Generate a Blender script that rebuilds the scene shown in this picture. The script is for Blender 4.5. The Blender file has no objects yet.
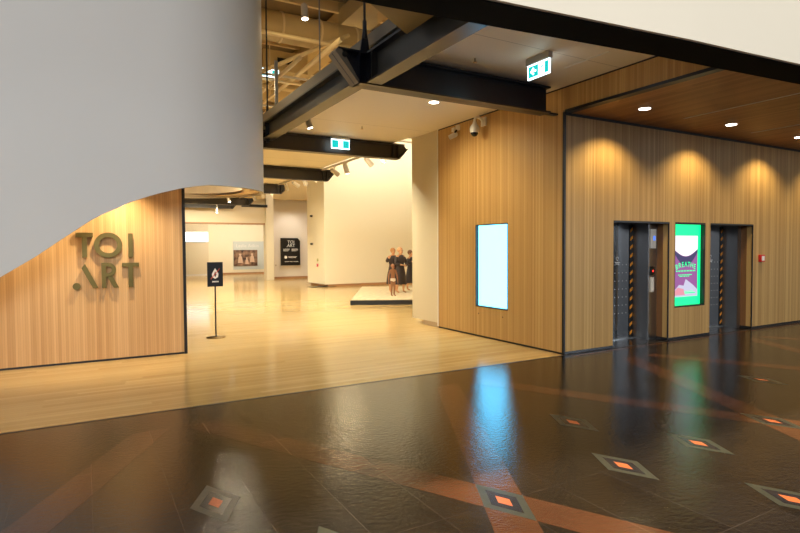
import bpy, bmesh, math, random
from mathutils import Vector, Matrix
random.seed(7)
SC = bpy.context.scene
C = SC.collection
PI = math.pi

# ------------------------------------------------------------------ materials
def principled(name):
    m = bpy.data.materials.new(name); m.use_nodes = True
    nt = m.node_tree
    return m, nt, nt.nodes['Principled BSDF']

def mat(name, col, rough=.5, metal=0., emis=None, estr=0., spec=.5, noise=.0, nscale=20., bump=0., coat=0.):
    m, nt, p = principled(name)
    p.inputs['Base Color'].default_value = (*col, 1)
    p.inputs['Roughness'].default_value = rough
    p.inputs['Metallic'].default_value = metal
    p.inputs['Specular IOR Level'].default_value = spec
    if coat: p.inputs['Coat Weight'].default_value = coat; p.inputs['Coat Roughness'].default_value = .08
    if emis:
        p.inputs['Emission Color'].default_value = (*emis, 1); p.inputs['Emission Strength'].default_value = estr
    if noise or bump:
        tc = nt.nodes.new('ShaderNodeTexCoord'); n = nt.nodes.new('ShaderNodeTexNoise')
        n.inputs['Scale'].default_value = nscale; n.inputs['Detail'].default_value = 4
        nt.links.new(tc.outputs['Object'], n.inputs['Vector'])
        if noise:
            mx = nt.nodes.new('ShaderNodeMix'); mx.data_type = 'RGBA'
            mx.inputs['A'].default_value = (*[c*(1-noise) for c in col], 1)
            mx.inputs['B'].default_value = (*[min(1, c*(1+noise)) for c in col], 1)
            nt.links.new(n.outputs['Fac'], mx.inputs['Factor']); nt.links.new(mx.outputs['Result'], p.inputs['Base Color'])
        if bump:
            b = nt.nodes.new('ShaderNodeBump'); b.inputs['Strength'].default_value = bump; b.inputs['Distance'].default_value = .01
            nt.links.new(n.outputs['Fac'], b.inputs['Height']); nt.links.new(b.outputs['Normal'], p.inputs['Normal'])
    return m

def mnode(nt, op, a, b=None, c=None):
    n = nt.nodes.new('ShaderNodeMath'); n.operation = op
    for i, v in enumerate((a, b, c)):
        if v is None: continue
        if isinstance(v, (int, float)): n.inputs[i].default_value = v
        else: nt.links.new(v, n.inputs[i])
    return n.outputs[0]

def timber(name, axis, width, cols, along, rough=.45, length=0., groove=.35, bumpd=.002, spec=.4, grain=60):
    """strips of timber: 'axis' = axis the strips are counted along, 'along' = axis they run along"""
    m, nt, p = principled(name)
    tc = nt.nodes.new('ShaderNodeTexCoord'); sp = nt.nodes.new('ShaderNodeSeparateXYZ')
    nt.links.new(tc.outputs['Object'], sp.inputs[0])
    u = mnode(nt, 'DIVIDE', sp.outputs[axis], width)
    k = mnode(nt, 'FLOOR', u); fr = mnode(nt, 'FRACT', u)
    if length:
        off = nt.nodes.new('ShaderNodeTexWhiteNoise'); off.noise_dimensions = '1D'; nt.links.new(k, off.inputs['W'])
        v = mnode(nt, 'ADD', mnode(nt, 'DIVIDE', sp.outputs[along], length), mnode(nt, 'MULTIPLY', off.outputs['Value'], 5.0))
        kv = mnode(nt, 'FLOOR', v)
        idx = mnode(nt, 'ADD', mnode(nt, 'MULTIPLY', k, 7.31), mnode(nt, 'MULTIPLY', kv, 3.77))
    else:
        idx = k
    wn = nt.nodes.new('ShaderNodeTexWhiteNoise'); wn.noise_dimensions = '1D'; nt.links.new(idx, wn.inputs['W'])
    # slow variation so that neighbouring strips group into broad bands
    sl = nt.nodes.new('ShaderNodeTexNoise'); sl.noise_dimensions = '1D'; sl.inputs['Scale'].default_value = .11 if not length else .3
    nt.links.new(idx, sl.inputs['W'])
    val = mnode(nt, 'ADD', mnode(nt, 'MULTIPLY', wn.outputs['Value'], .55), mnode(nt, 'MULTIPLY', sl.outputs['Fac'], .45))
    # grain
    mp = nt.nodes.new('ShaderNodeMapping'); nt.links.new(tc.outputs['Object'], mp.inputs['Vector'])
    s = [grain, grain, grain]; s['XYZ'.index(along) if isinstance(along, str) else along] = grain/30
    mp.inputs['Scale'].default_value = s
    gn = nt.nodes.new('ShaderNodeTexNoise'); gn.inputs['Scale'].default_value = 1; gn.inputs['Detail'].default_value = 5
    nt.links.new(mp.outputs['Vector'], gn.inputs['Vector'])
    val = mnode(nt, 'ADD', val, mnode(nt, 'MULTIPLY', mnode(nt, 'SUBTRACT', gn.outputs['Fac'], .5), .35))
    cr = nt.nodes.new('ShaderNodeValToRGB'); e = cr.color_ramp.elements
    e[0].position = .15; e[0].color = (*cols[0], 1); e[1].position = .85; e[1].color = (*cols[-1], 1)
    for i, c in enumerate(cols[1:-1]):
        q = e.new(.15 + .7*(i+1)/(len(cols)-1)); q.color = (*c, 1)
    nt.links.new(val, cr.inputs[0])
    # gap between strips
    edge = mnode(nt, 'LESS_THAN', fr, .08)
    mx = nt.nodes.new('ShaderNodeMix'); mx.data_type = 'RGBA'; mx.blend_type = 'MULTIPLY'
    nt.links.new(mnode(nt, 'MULTIPLY', edge, groove), mx.inputs['Factor'])
    nt.links.new(cr.outputs[0], mx.inputs['A']); mx.inputs['B'].default_value = (.25, .15, .08, 1)
    nt.links.new(mx.outputs['Result'], p.inputs['Base Color'])
    b = nt.nodes.new('ShaderNodeBump'); b.inputs['Distance'].default_value = bumpd; b.inputs['Strength'].default_value = .5
    nt.links.new(mnode(nt, 'SUBTRACT', 1, edge), b.inputs['Height']); nt.links.new(b.outputs['Normal'], p.inputs['Normal'])
    p.inputs['Roughness'].default_value = rough; p.inputs['Specular IOR Level'].default_value = spec
    return m

def slate(name, c0, c1, joint, rough=.055, bump=.22):
    m, nt, p = principled(name)
    tc = nt.nodes.new('ShaderNodeTexCoord')
    mp = nt.nodes.new('ShaderNodeMapping'); nt.links.new(tc.outputs['Object'], mp.inputs['Vector'])
    mp.inputs['Location'].default_value = (4.0, 3.33, 0); 
    mp.inputs['Rotation'].default_value = (0, 0, 0)
    br = nt.nodes.new('ShaderNodeTexBrick'); br.offset = 0; br.squash = 1
    br.inputs['Scale'].default_value = 1; br.inputs['Brick Width'].default_value = .4657; br.inputs['Row Height'].default_value = .94
    br.inputs['Mortar Size'].default_value = .0015; br.inputs['Mortar Smooth'].default_value = .3
    br.inputs['Color1'].default_value = (*c0, 1); br.inputs['Color2'].default_value = (*c1, 1); br.inputs['Mortar'].default_value = (*joint, 1)
    nt.links.new(mp.outputs['Vector'], br.inputs['Vector'])
    n1 = nt.nodes.new('ShaderNodeTexNoise'); n1.inputs['Scale'].default_value = 1.6; n1.inputs['Detail'].default_value = 6
    nt.links.new(tc.outputs['Object'], n1.inputs['Vector'])
    mx = nt.nodes.new('ShaderNodeMix'); mx.data_type = 'RGBA'; mx.blend_type = 'MULTIPLY'; mx.inputs['Factor'].default_value = .6
    cr = nt.nodes.new('ShaderNodeValToRGB'); cr.color_ramp.elements[0].position = .3; cr.color_ramp.elements[0].color = (.5, .5, .5, 1)
    cr.color_ramp.elements[1].position = .7; cr.color_ramp.elements[1].color = (1.25, 1.2, 1.1, 1)
    nt.links.new(n1.outputs['Fac'], cr.inputs[0])
    nt.links.new(br.outputs['Color'], mx.inputs['A']); nt.links.new(cr.outputs[0], mx.inputs['B'])
    nt.links.new(mx.outputs['Result'], p.inputs['Base Color'])
    # cleft surface
    mp2 = nt.nodes.new('ShaderNodeMapping'); nt.links.new(tc.outputs['Object'], mp2.inputs['Vector'])
    mp2.inputs['Rotation'].default_value = (0, 0, .5); mp2.inputs['Scale'].default_value = (13, 19, 1)
    n2 = nt.nodes.new('ShaderNodeTexNoise'); n2.inputs['Scale'].default_value = 1.6; n2.inputs['Detail'].default_value = 7; n2.inputs['Roughness'].default_value = .62
    nt.links.new(mp2.outputs['Vector'], n2.inputs['Vector'])
    b = nt.nodes.new('ShaderNodeBump'); b.inputs['Strength'].default_value = bump; b.inputs['Distance'].default_value = .012
    nt.links.new(n2.outputs['Fac'], b.inputs['Height']); nt.links.new(b.outputs['Normal'], p.inputs['Normal'])
    nt.links.new(mnode(nt, 'ADD', mnode(nt, 'MULTIPLY', n1.outputs['Fac'], .06), rough-.03), p.inputs['Roughness'])
    p.inputs['Specular IOR Level'].default_value = .42
    return m

def panel_ceiling(name, col, pitch, y0):
    m, nt, p = principled(name)
    tc = nt.nodes.new('ShaderNodeTexCoord'); sp = nt.nodes.new('ShaderNodeSeparateXYZ'); nt.links.new(tc.outputs['Object'], sp.inputs[0])
    fr = mnode(nt, 'FRACT', mnode(nt, 'DIVIDE', mnode(nt, 'ADD', sp.outputs[1], y0), pitch))
    ln = mnode(nt, 'LESS_THAN', fr, .012/pitch)
    mx = nt.nodes.new('ShaderNodeMix'); mx.data_type = 'RGBA'; nt.links.new(ln, mx.inputs['Factor'])
    mx.inputs['A'].default_value = (*col, 1); mx.inputs['B'].default_value = (*[c*.55 for c in col], 1)
    nt.links.new(mx.outputs['Result'], p.inputs['Base Color']); p.inputs['Roughness'].default_value = .55
    return m

def emit(name, col, s):
    return mat(name, (0.02, .02, .02), .4, emis=col, estr=s)

WOODC = [(.42, .235, .075), (.48, .285, .095), (.53, .325, .112), (.60, .385, .145)]
M = dict(
 wx=timber('timber_cladding_x', 0, .034, [(.36, .205, .066), (.44, .265, .09), (.50, .31, .11), (.58, .375, .145)], 2),
 wy=timber('timber_cladding_y', 1, .034, WOODC, 2),
 wl=timber('timber_cladding_left', 0, .03, [(.56,.31,.12), (.62,.36,.145), (.67,.40,.17), (.73,.46,.21)], 2),
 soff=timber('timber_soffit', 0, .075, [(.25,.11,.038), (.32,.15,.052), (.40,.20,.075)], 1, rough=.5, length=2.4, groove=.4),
 floorw=timber('timber_floor', 1, .085, [(.53,.345,.125), (.59,.395,.15), (.63,.43,.17), (.68,.475,.195)], 0, rough=.13, length=1.9, groove=.2, bumpd=.0006, spec=.5, grain=30),
 slate=slate('dark_slate', (.008,.0065,.005), (.015,.012,.009), (.07,.055,.042)),
 red=slate('red_slate', (.084,.030,.013), (.102,.037,.016), (.16,.10,.065)),
 green=mat('green_slate', (.04,.04,.024), .3, bump=.15, nscale=14, noise=.15),
 blk=mat('black_slate', (.012,.012,.014), .25, bump=.1, nscale=14),
 orange=mat('orange_tile', (.55,.12,.03), .35, noise=.25, nscale=60),
 edge=mat('dark_joint', (.03,.02,.015), .4),
 black=mat('black_trim', (.006,.006,.007), .4),
 bluek=mat('dark_skirting', (.012,.014,.02), .25),
 white=mat('white_plaster', (.74,.73,.70), .6, noise=.03, nscale=1.2),
 sheet=mat('white_bulkhead_plaster', (.70,.70,.685), .55, noise=.035, nscale=.7),
 inner=mat('bulkhead_inside', (.72,.62,.45), .5),
 brown=mat('bulkhead_rim', (.62,.44,.24), .5),
 cream=mat('cream_fascia', (.92,.85,.70), .6, noise=.03, nscale=1),
 beige=mat('beige_paint', (.78,.70,.52), .6, noise=.02, nscale=2),
 galw=mat('gallery_wall', (.88,.82,.64), .6),
 pinkw=mat('far_gallery_wall', (.80,.73,.64), .6),
 ceil=panel_ceiling('white_ceiling_panels', (.76,.70,.60), 2.35, 1.0),
 navy=mat('steel_navy', (.012,.017,.032), .35, metal=.1, noise=.2, nscale=6),
 flange=mat('steel_bronze', (.055,.045,.035), .32, metal=.4),
 steelg=mat('steel_grey', (.045,.047,.046), .45, metal=.0, noise=.15, nscale=4),
 dkbeam=mat('dark_beam', (.004,.0035,.003), .8, spec=.05),
 curb=mat('curb_steel', (.24,.21,.16), .45, metal=.2),
 skirt=mat('timber_skirting', (.42,.22,.10), .45),
 colskirt=mat('bronze_skirting', (.42,.31,.19), .5),
 ss=mat('brushed_steel', (.42,.43,.44), .30, metal=1., noise=.1, nscale=3),
 ssd=mat('dark_steel_door', (.40,.42,.44), .11, metal=1.),
 hazy=mat('hazard_orange', (.75,.28,.02), .4),
 dot=mat('white_dot', (.7,.7,.7), .5),
 brass=mat('brass', (.20,.155,.05), .35, metal=.7, noise=.2, nscale=8),
 brassd=mat('brass_side', (.20,.12,.04), .4, metal=.7),
 lamp=emit('lamp_lens', (1, .93, .82), 14),
 lampb=emit('lamp_lens_cool', (.9, .95, 1), 5),
 screen=emit('bright_screen', (.15, .62, 1), 5.2),
 green_s=emit('green_screen', (.0, .98, .29), 1.45),
 white_s=emit('white_screen', (1, .97, 1), 1.2),
 lb=emit('lightbox', (.85, .93, 1), 2.4),
 sign_w=emit('exit_white', (.80, .95, 1), 3.2),
 sign_g=emit('exit_green', (.0, .62, .60), 1.1),
 housing=mat('sign_housing', (.6,.58,.56), .5),
 white_p=mat('white_plastic', (.75,.73,.68), .4),
 greyp=mat('grey_fitting', (.5,.44,.34), .45),
 redp=mat('red_plastic', (.6,.015,.02), .35),
 blackp=mat('black_plastic', (.01,.01,.01), .25),
 charcoal=mat('sign_panel_black', (.008,.012,.018), .35),
 print_w=mat('white_print', (.85,.85,.83), .5),
 print_r=mat('red_print', (.7,.1,.07), .5),
 banner=mat('banner_black', (.006,.006,.006), .4),
 greypanel=mat('pale_grey_panel', (.62,.68,.68), .6),
 sand=mat('pale_plinth_top', (.62,.50,.32), .6, noise=.45, nscale=7),
 robe=mat('dark_robe', (.035,.022,.02), .6, noise=.3, nscale=20),
 skin=mat('painted_skin', (.62,.32,.15), .5),
 skinb=mat('brown_skin', (.30,.13,.06), .5),
 hair=mat('brown_hair', (.20,.09,.04), .6),
 hairg=mat('ginger_hair', (.50,.22,.07), .6),
 pants=mat('white_cloth', (.8,.72,.62), .7),
 duct=mat('duct_beige', (.48,.34,.14), .5, noise=.15, nscale=2),
 pipe=mat('pipe_beige', (.66,.50,.25), .45),
 roof=mat('roof_dark_beige', (.22,.15,.07), .7, noise=.3, nscale=1.5),
 steel_rod=mat('rod_grey', (.25,.25,.24), .35, metal=.8),
 rodd=mat('rod_dark', (.02,.022,.025), .4, metal=.3),
 post=mat('balustrade_post', (.5,.5,.48), .3, metal=.8),
 purple=emit('poster_purple', (.42,.12,.42), .8),
 dpurp=emit('poster_dark', (.07,.05,.22), .6),
 pinks=emit('poster_pink', (.95,.35,.45), .9),
 pale_s=emit('poster_pale', (.72,.70,.92), .9),
 red_led=emit('red_led', (1, .03, .02), 2.5),
 blue_s=emit('blue_label', (.1,.25,1), 1.2),
)
def glass_mat():
    m = bpy.data.materials.new('clear_glass'); m.use_nodes = True; nt = m.node_tree; nt.nodes.clear()
    o = nt.nodes.new('ShaderNodeOutputMaterial'); t = nt.nodes.new('ShaderNodeBsdfTransparent'); g = nt.nodes.new('ShaderNodeBsdfGlossy')
    t.inputs[0].default_value = (.93, .95, .93, 1); g.inputs['Roughness'].default_value = .02
    mx = nt.nodes.new('ShaderNodeMixShader'); mx.inputs[0].default_value = .05
    nt.links.new(t.outputs[0], mx.inputs[1]); nt.links.new(g.outputs[0], mx.inputs[2])
    nt.links.new(mx.outputs[0], o.inputs[0]); return m
M['glass'] = glass_mat()
M['reveal'] = mat('reveal_timber_shaded', (.20,.088,.028), .4, noise=.12, nscale=12)  # cladding timber with the recess shade put into a darker, redder colour
M['brownbeam'] = mat('steel_dark_brown', (.028,.021,.015), .45)
M['colpaint'] = mat('column_paint', (.60,.52,.36), .55)
M['ssl'] = mat('lift_lining_steel', (.30,.31,.33), .38, metal=1.)
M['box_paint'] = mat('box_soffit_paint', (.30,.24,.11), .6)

def sepia_mat():
    m, nt, p = principled('sepia_photograph')
    tc = nt.nodes.new('ShaderNodeTexCoord'); n = nt.nodes.new('ShaderNodeTexNoise'); n.inputs['Scale'].default_value = 3.2; n.inputs['Detail'].default_value = 5
    nt.links.new(tc.outputs['Object'], n.inputs['Vector']); cr = nt.nodes.new('ShaderNodeValToRGB')
    e = cr.color_ramp.elements; e[0].position = .38; e[0].color = (.035,.012,.006,1); e[1].position = .72; e[1].color = (.42,.25,.16,1)
    nt.links.new(n.outputs['Fac'], cr.inputs[0]); nt.links.new(cr.outputs[0], p.inputs['Base Color']); return m
M['sepia'] = sepia_mat()
M['sepia_pale'] = mat('sepia_pale', (.68,.50,.38), .6)

# ------------------------------------------------------------------ mesh helpers
class MB:
    def __init__(s): s.v = []; s.f = []; s.mi = []; s.sm = []; s.mats = []; s.cur = 0
    def use(s, m):
        if m not in s.mats: s.mats.append(m)
        s.cur = s.mats.index(m); return s
    def add(s, vs, fs, smooth=False):
        o = len(s.v); s.v += [tuple(v) for v in vs]
        for f in fs: s.f.append([o+i for i in f]); s.mi.append(s.cur); s.sm.append(smooth)
        return s
    def box(s, a, b):
        x0, y0, z0 = [min(p, q) for p, q in zip(a, b)]; x1, y1, z1 = [max(p, q) for p, q in zip(a, b)]
        return s.add([(x0,y0,z0),(x1,y0,z0),(x1,y1,z0),(x0,y1,z0),(x0,y0,z1),(x1,y0,z1),(x1,y1,z1),(x0,y1,z1)],
            [(0,3,2,1),(4,5,6,7),(0,1,5,4),(1,2,6,5),(2,3,7,6),(3,0,4,7)])
    def quad(s, *p): return s.add(p, [tuple(range(len(p)))])
    def prism(s, pts, d):
        """pts: planar 3D polygon; d: extrusion vector"""
        n = len(pts); d = Vector(d)
        v = [Vector(p) for p in pts]; v2 = [p+d for p in v]
        nrm = Vector((0,0,0))
        for i in range(n): nrm += v[i].cross(v[(i+1) % n])
        if nrm.dot(d) > 0: v = v[::-1]; v2 = v2[::-1]
        return s.add(v+v2, [tuple(range(n)), tuple(range(2*n-1, n-1, -1))] + [(i, n+i, n+(i+1) % n, (i+1) % n) for i in range(n)])
    def tube(s, p0, p1, r0, r1=None, n=16, caps=True):
        r1 = r0 if r1 is None else r1
        p0 = Vector(p0); p1 = Vector(p1); z = (p1-p0).normalized()
        x = z.orthogonal().normalized(); y = z.cross(x)
        vs = [p0 + (x*math.cos(2*PI*i/n) + y*math.sin(2*PI*i/n))*r0 for i in range(n)] + \
             [p1 + (x*math.cos(2*PI*i/n) + y*math.sin(2*PI*i/n))*r1 for i in range(n)]
        s.add(vs, [(i, (i+1) % n, n+(i+1) % n, n+i) for i in range(n)], True)
        if caps: s.add(vs, [tuple(range(n-1, -1, -1)), tuple(range(n, 2*n))])
        return s
    def path(s, pts, r, n=10):
        pts = [Vector(p) for p in pts]
        for a, b in zip(pts, pts[1:]): s.tube(a, b, r, n=n)
        for p in pts[1:-1]: s.ball(p, r, n)
        return s
    def lathe(s, prof, c=(0,0,0), n=24, sx=1, sy=1):
        k = len(prof); vs = []
        for r, z in prof:
            for i in range(n): vs.append((c[0]+r*sx*math.cos(2*PI*i/n), c[1]+r*sy*math.sin(2*PI*i/n), c[2]+z))
        fs = [(j*n+i, j*n+(i+1) % n, (j+1)*n+(i+1) % n, (j+1)*n+i) for j in range(k-1) for i in range(n)]
        s.add(vs, fs, True)
        s.add([vs[i] for i in range(n)], [tuple(range(n-1, -1, -1))]); s.add(vs[-n:], [tuple(range(n))])
        return s
    def ball(s, c, r, n=12, sx=1, sy=1, sz=1):
        k = n//2
        return s.lathe([(r*max(.02, math.sin(PI*j/k)), -r*sz*math.cos(PI*j/k)) for j in range(k+1)], c, n, sx, sy)
    def build(s, name, m=None, parent=None, label=None, cat=None, group=None, kind=None, loc=None):
        me = bpy.data.meshes.new(name); me.from_pydata(s.v, [], s.f); me.update()
        ms = s.mats if s.mats else [m]
        for q in ms: me.materials.append(M[q] if isinstance(q, str) else q)
        for p, i, sm in zip(me.polygons, s.mi, s.sm): p.material_index = i if s.mats else 0; p.use_smooth = sm
        o = bpy.data.objects.new(name, me); C.objects.link(o)
        if parent: o.parent = parent
        if loc: o.location = loc
        tag(o, label, cat, group, kind)
        return o

def tag(o, label=None, cat=None, group=None, kind=None):
    if label: o['label'] = label
    if cat: o['category'] = cat
    if group: o['group'] = group
    if kind: o['kind'] = kind
    return o
def thing(name, label, cat, loc=(0,0,0), rz=0, group=None):
    o = bpy.data.objects.new(name, None); C.objects.link(o); o.location = loc; o.rotation_euler = (0, 0, rz); o.empty_display_size = .1
    return tag(o, label, cat, group)
def dup(root, loc, rz, label=None, group=None):
    r = root.copy(); C.objects.link(r); r.location = loc; r.rotation_euler = (0, 0, rz)
    if label: r['label'] = label
    if group: r['group'] = group
    for ch in list(root.children):
        c = ch.copy(); C.objects.link(c); c.parent = r
        for g in ch.children:
            d = g.copy(); C.objects.link(d); d.parent = c
    return r
def struct(name, mb, m=None, parent=None):
    return mb.build(name, m, parent, kind=None if parent else 'structure')

def text_mesh(name, txt, m, size, mtx, parent, ext=.001, label=None, align='CENTER', sx=1.):
    cu = bpy.data.curves.new(name, 'FONT'); cu.body = txt; cu.size = size; cu.extrude = ext; cu.align_x = align
    cu.resolution_u = 3
    t = bpy.data.objects.new(name, cu); C.objects.link(t)
    dg = bpy.context.evaluated_depsgraph_get(); dg.update()
    me = bpy.data.meshes.new_from_object(t.evaluated_get(dg)); me.name = name
    bpy.data.objects.remove(t)
    if sx != 1: me.transform(Matrix.Diagonal((sx, 1, 1, 1)))
    me.transform(mtx); me.materials.clear(); me.materials.append(M[m])
    o = bpy.data.objects.new(name, me); C.objects.link(o); o.parent = parent
    return tag(o, label)
def frame_mtx(loc, right, up):
    r = Vector(right); u = Vector(up); n = r.cross(u)
    m = Matrix((( r.x, u.x, n.x, loc[0]), (r.y, u.y, n.y, loc[1]), (r.z, u.z, n.z, loc[2]), (0,0,0,1)))
    return m

# ------------------------------------------------------------------ SETTING: floors
HX = 3.26
fb = MB().use('slate')
fb.box((-12, -18, -.2), (13, 0, 0))
fb.use('slate').box((1.1, 0, -.2), (2.55, .62, 0)).box((3.75, 0, -.2), (5.2, .62, 0))
def fpoly(pts, z, m): fb.use(m); fb.quad(*[(x, y, z) for x, y in pts])
def clip(poly, y0, y1, x0=-12, x1=13):
    def cl(p, f):
        out = []
        for i in range(len(p)):
            a, b = p[i], p[(i+1) % len(p)]; fa, fb_ = f(a), f(b)
            if fa >= 0: out.append(a)
            if (fa < 0) != (fb_ < 0):
                t = fa/(fa-fb_); out.append((a[0]+t*(b[0]-a[0]), a[1]+t*(b[1]-a[1])))
        return out
    for f in (lambda q: q[1]-y0, lambda q: y1-q[1], lambda q: q[0]-x0, lambda q: x1-q[0]):
        poly = cl(poly, f)
        if not poly: return []
    return poly
def orient(p):
    a = sum(p[i][0]*p[(i+1) % len(p)][1]-p[(i+1) % len(p)][0]*p[i][1] for i in range(len(p)))
    return p if a > 0 else p[::-1]
A = .16; Bh = .305; slope = Bh/A
yc = -3.33
# diagonal red bands: edges run through the vertices of each crossing diamond
for k in range(-8, 10):
    for sgn in (1, -1):
        cx0 = -4.0 + HX*k
        L = 14
        if sgn > 0: band = [(cx0-A-L, yc-L*slope), (cx0-L, yc-Bh-L*slope), (cx0+A+L-A, yc-Bh+L*slope), (cx0+L-A, yc+L*slope)]
        else: band = [(cx0+A+L, yc-L*slope), (cx0+L, yc-Bh-L*slope), (cx0-L, yc-Bh+L*slope), (cx0+A-L, yc+L*slope)]
        # true strip between the line through (left vertex)->(top vertex) and (bottom)->(right)
        if sgn > 0: band = [(cx0-A-L, yc-L*slope), (cx0-L, yc-Bh-L*slope), (cx0+A+L, yc+L*slope), (cx0+L, yc+Bh+L*slope)]
        else: band = [(cx0+A+L, yc-L*slope), (cx0+L, yc-Bh-L*slope), (cx0-A-L, yc+L*slope), (cx0-L, yc+Bh+L*slope)]
        for (ya, yb) in ((-17.9, -.62),):
            # bands only cover the zig-zag inside this bay
            p = clip(band, ya, yb, -11.9, 12.9)
            if p: fpoly(orient(p), .0006 if sgn > 0 else .0007, 'red')
def diamond(x, y, z=.001):
    for s, m, dz in ((1, 'green', 0), (.64, 'blk', .0006), (.29, 'orange', .0012)):
        fpoly([(x, y-Bh*s), (x+A*s, y), (x, y+Bh*s), (x-A*s, y)], z+dz, m)
for k in range(-2, 5):
    cx0 = -4.0 + HX*k
    for row in (0, -6.2):
        if cx0 < 12.5: diamond(cx0, yc+row)
        mid = cx0 + HX/2
        if mid < 12.5:
            for dx, dy in ((-.47, 0), (.47, 0), (0, .93), (0, -.93)): diamond(mid+dx, yc+row+dy)
# border along the lift wall
fpoly([(.05, -.17), (12.9, -.17), (12.9, -.09), (.05, -.09)], .001, 'red')
fpoly([(-11.9, -.045), (12.9, -.045), (12.9, -.001), (-11.9, -.001)], .0012, 'edge')
struct('floor', fb)
tf = MB().box((-12, 0.0, -.2), (0.0, 34, 0)).box((0, 3.3, -.2), (13, 34, 0))
struct('floor.001', tf, 'floorw')

# ------------------------------------------------------------------ SETTING: lift wall (runs along X)
def wall_x(mb, x0, x1, z0, z1, y, t, holes):
    """wall with its face at y, thickness t behind it (+y), rectangular holes (xa, xb, za, zb)"""
    xs = sorted(set([x0, x1] + [h for q in holes for h in q[:2]])); zs = sorted(set([z0, z1] + [h for q in holes for h in q[2:]]))
    for a, b in zip(xs, xs[1:]):
        for c, d in zip(zs, zs[1:]):
            mx, mz = (a+b)/2, (c+d)/2
            if any(q[0] < mx < q[1] and q[2] < mz < q[3] for q in holes): continue
            mb.box((a, y, c), (b, y+t, d))
E1 = (1.11, 2.55); E2 = (3.765, 5.20); EH = 2.08
w = MB(); wall_x(w, .03, 12.5, .045, 3.645, 0, .12, [(E1[0], E1[1], .045, EH), (E2[0], E2[1], .045, EH), (2.71, 3.61, .565, 2.08)])
struct('wall_right', w, 'wx')
# recess linings of the lifts in timber (right reveal) and dark head
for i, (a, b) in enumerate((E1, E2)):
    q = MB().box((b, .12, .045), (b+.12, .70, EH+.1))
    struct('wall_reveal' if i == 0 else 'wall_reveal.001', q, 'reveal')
    q = MB().box((a-.05, .1201, 0), (a, .70, EH+.1)).box((a, .1201, EH), (b, .70, EH+.1)).box((a-.05, .7, 0), (b+.12, .75, EH+.1))
    struct('trim_%d' % (20+i), q, 'black')
    # black edge lines round the opening
    q = MB().box((a, -.004, EH-.03), (b, .12, EH)).box((b-.022, -.004, 0), (b, .012, EH-.03))
    q.box((b-.008, .012, 0), (b, .236, .045))
    struct('trim_%d' % (22+i), q, 'black')
# skirting strips along the lift wall
for i, (a, b) in enumerate(((.03, E1[0]), (E1[1], E2[0]), (E2[1], 12.5))):
    struct('baseboard_right' if i == 0 else 'baseboard_right.%03d' % i, MB().box((a, -.006, 0), (b, .12, .045)), 'bluek')
struct('trim_1', MB().box((-.006, -.006, 0), (.03, .03, 3.69)), 'black')           # corner strip
# ---- wall carrying the white screen (runs along Y) with the timber fascia over the soffit
w = MB().box((0, .03, .03), (.12, 1.285, 4.045)).box((0, 2.185, .03), (.12, 3.44, 4.045)).box((0, 1.285, .03), (.12, 2.185, .555)).box((0, 1.285, 2.07), (.12, 2.185, 4.045)).box((0, -3.1, 3.72), (.12, .03, 4.045))
struct('wall_middle', w, 'wy')
struct('baseboard_middle', MB().box((.004, .03, 0), (.12, 3.44, .03)), 'black')
struct('trim_2', MB().box((-.01, -3.1, 3.68), (.12, -.02, 3.72)), 'black')      # soffit edge strip
struct('trim_3', MB().box((.005, -3.1, 4.045), (.12, 3.44, 4.07)), 'black')     # shadow gap to ceiling
struct('trim_4', MB().box((.03, .01, 3.645), (12.5, .12, 3.69)), 'black')     # shadow gap soffit / lift wall
# ---- column and its skirting
struct('wall_column', MB().box((0, 3.47, .10), (.5, 4.49, 4.07)), 'colpaint')
struct('trim_5', MB().box((-.01, 3.44, .03), (.1, 3.47, 4.07)), 'white_p')
struct('baseboard_column', MB().box((.012, 3.44, 0), (.45, 4.05, .10)), 'colskirt')
struct('wall_rear', MB().box((.5, 3.44, 0), (12.5, 3.6, 8.5)), 'beige')
# ---- ceilings
struct('ceiling', MB().box((-2.95, .27, 4.07), (-.1, 23.2, 4.3)).box((-2.95, -2.85, 4.07), (.12, .27, 4.3)).box((-.1, .27, 4.07), (.12, 4.49, 4.3)), 'ceil')
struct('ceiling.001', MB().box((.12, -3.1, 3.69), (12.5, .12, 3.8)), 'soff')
struct('ceiling.002', MB().box((-12, -2.9, 8.5), (13, 34, 8.7)), 'roof')
# thin pale slots in the ceilings
def slot(x0, x1, y0, y1, z, label):
    MB().box((x0, y0, z-.006), (x1, y1, z)).build('linear_diffuser', 'white_p', label=label, cat='air diffuser')
slot(-.66, -.63, -1.35, -.62, 4.07, 'thin white slot diffuser in the pale ceiling right of the green exit sign')
slot(1.99, 2.01, -2.6, -.61, 3.69, 'long thin line diffuser in the timber soffit, left of the two')
slot(4.13, 4.15, -1.35, -.5, 3.69, 'short thin line diffuser in the timber soffit, right of the two')

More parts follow.
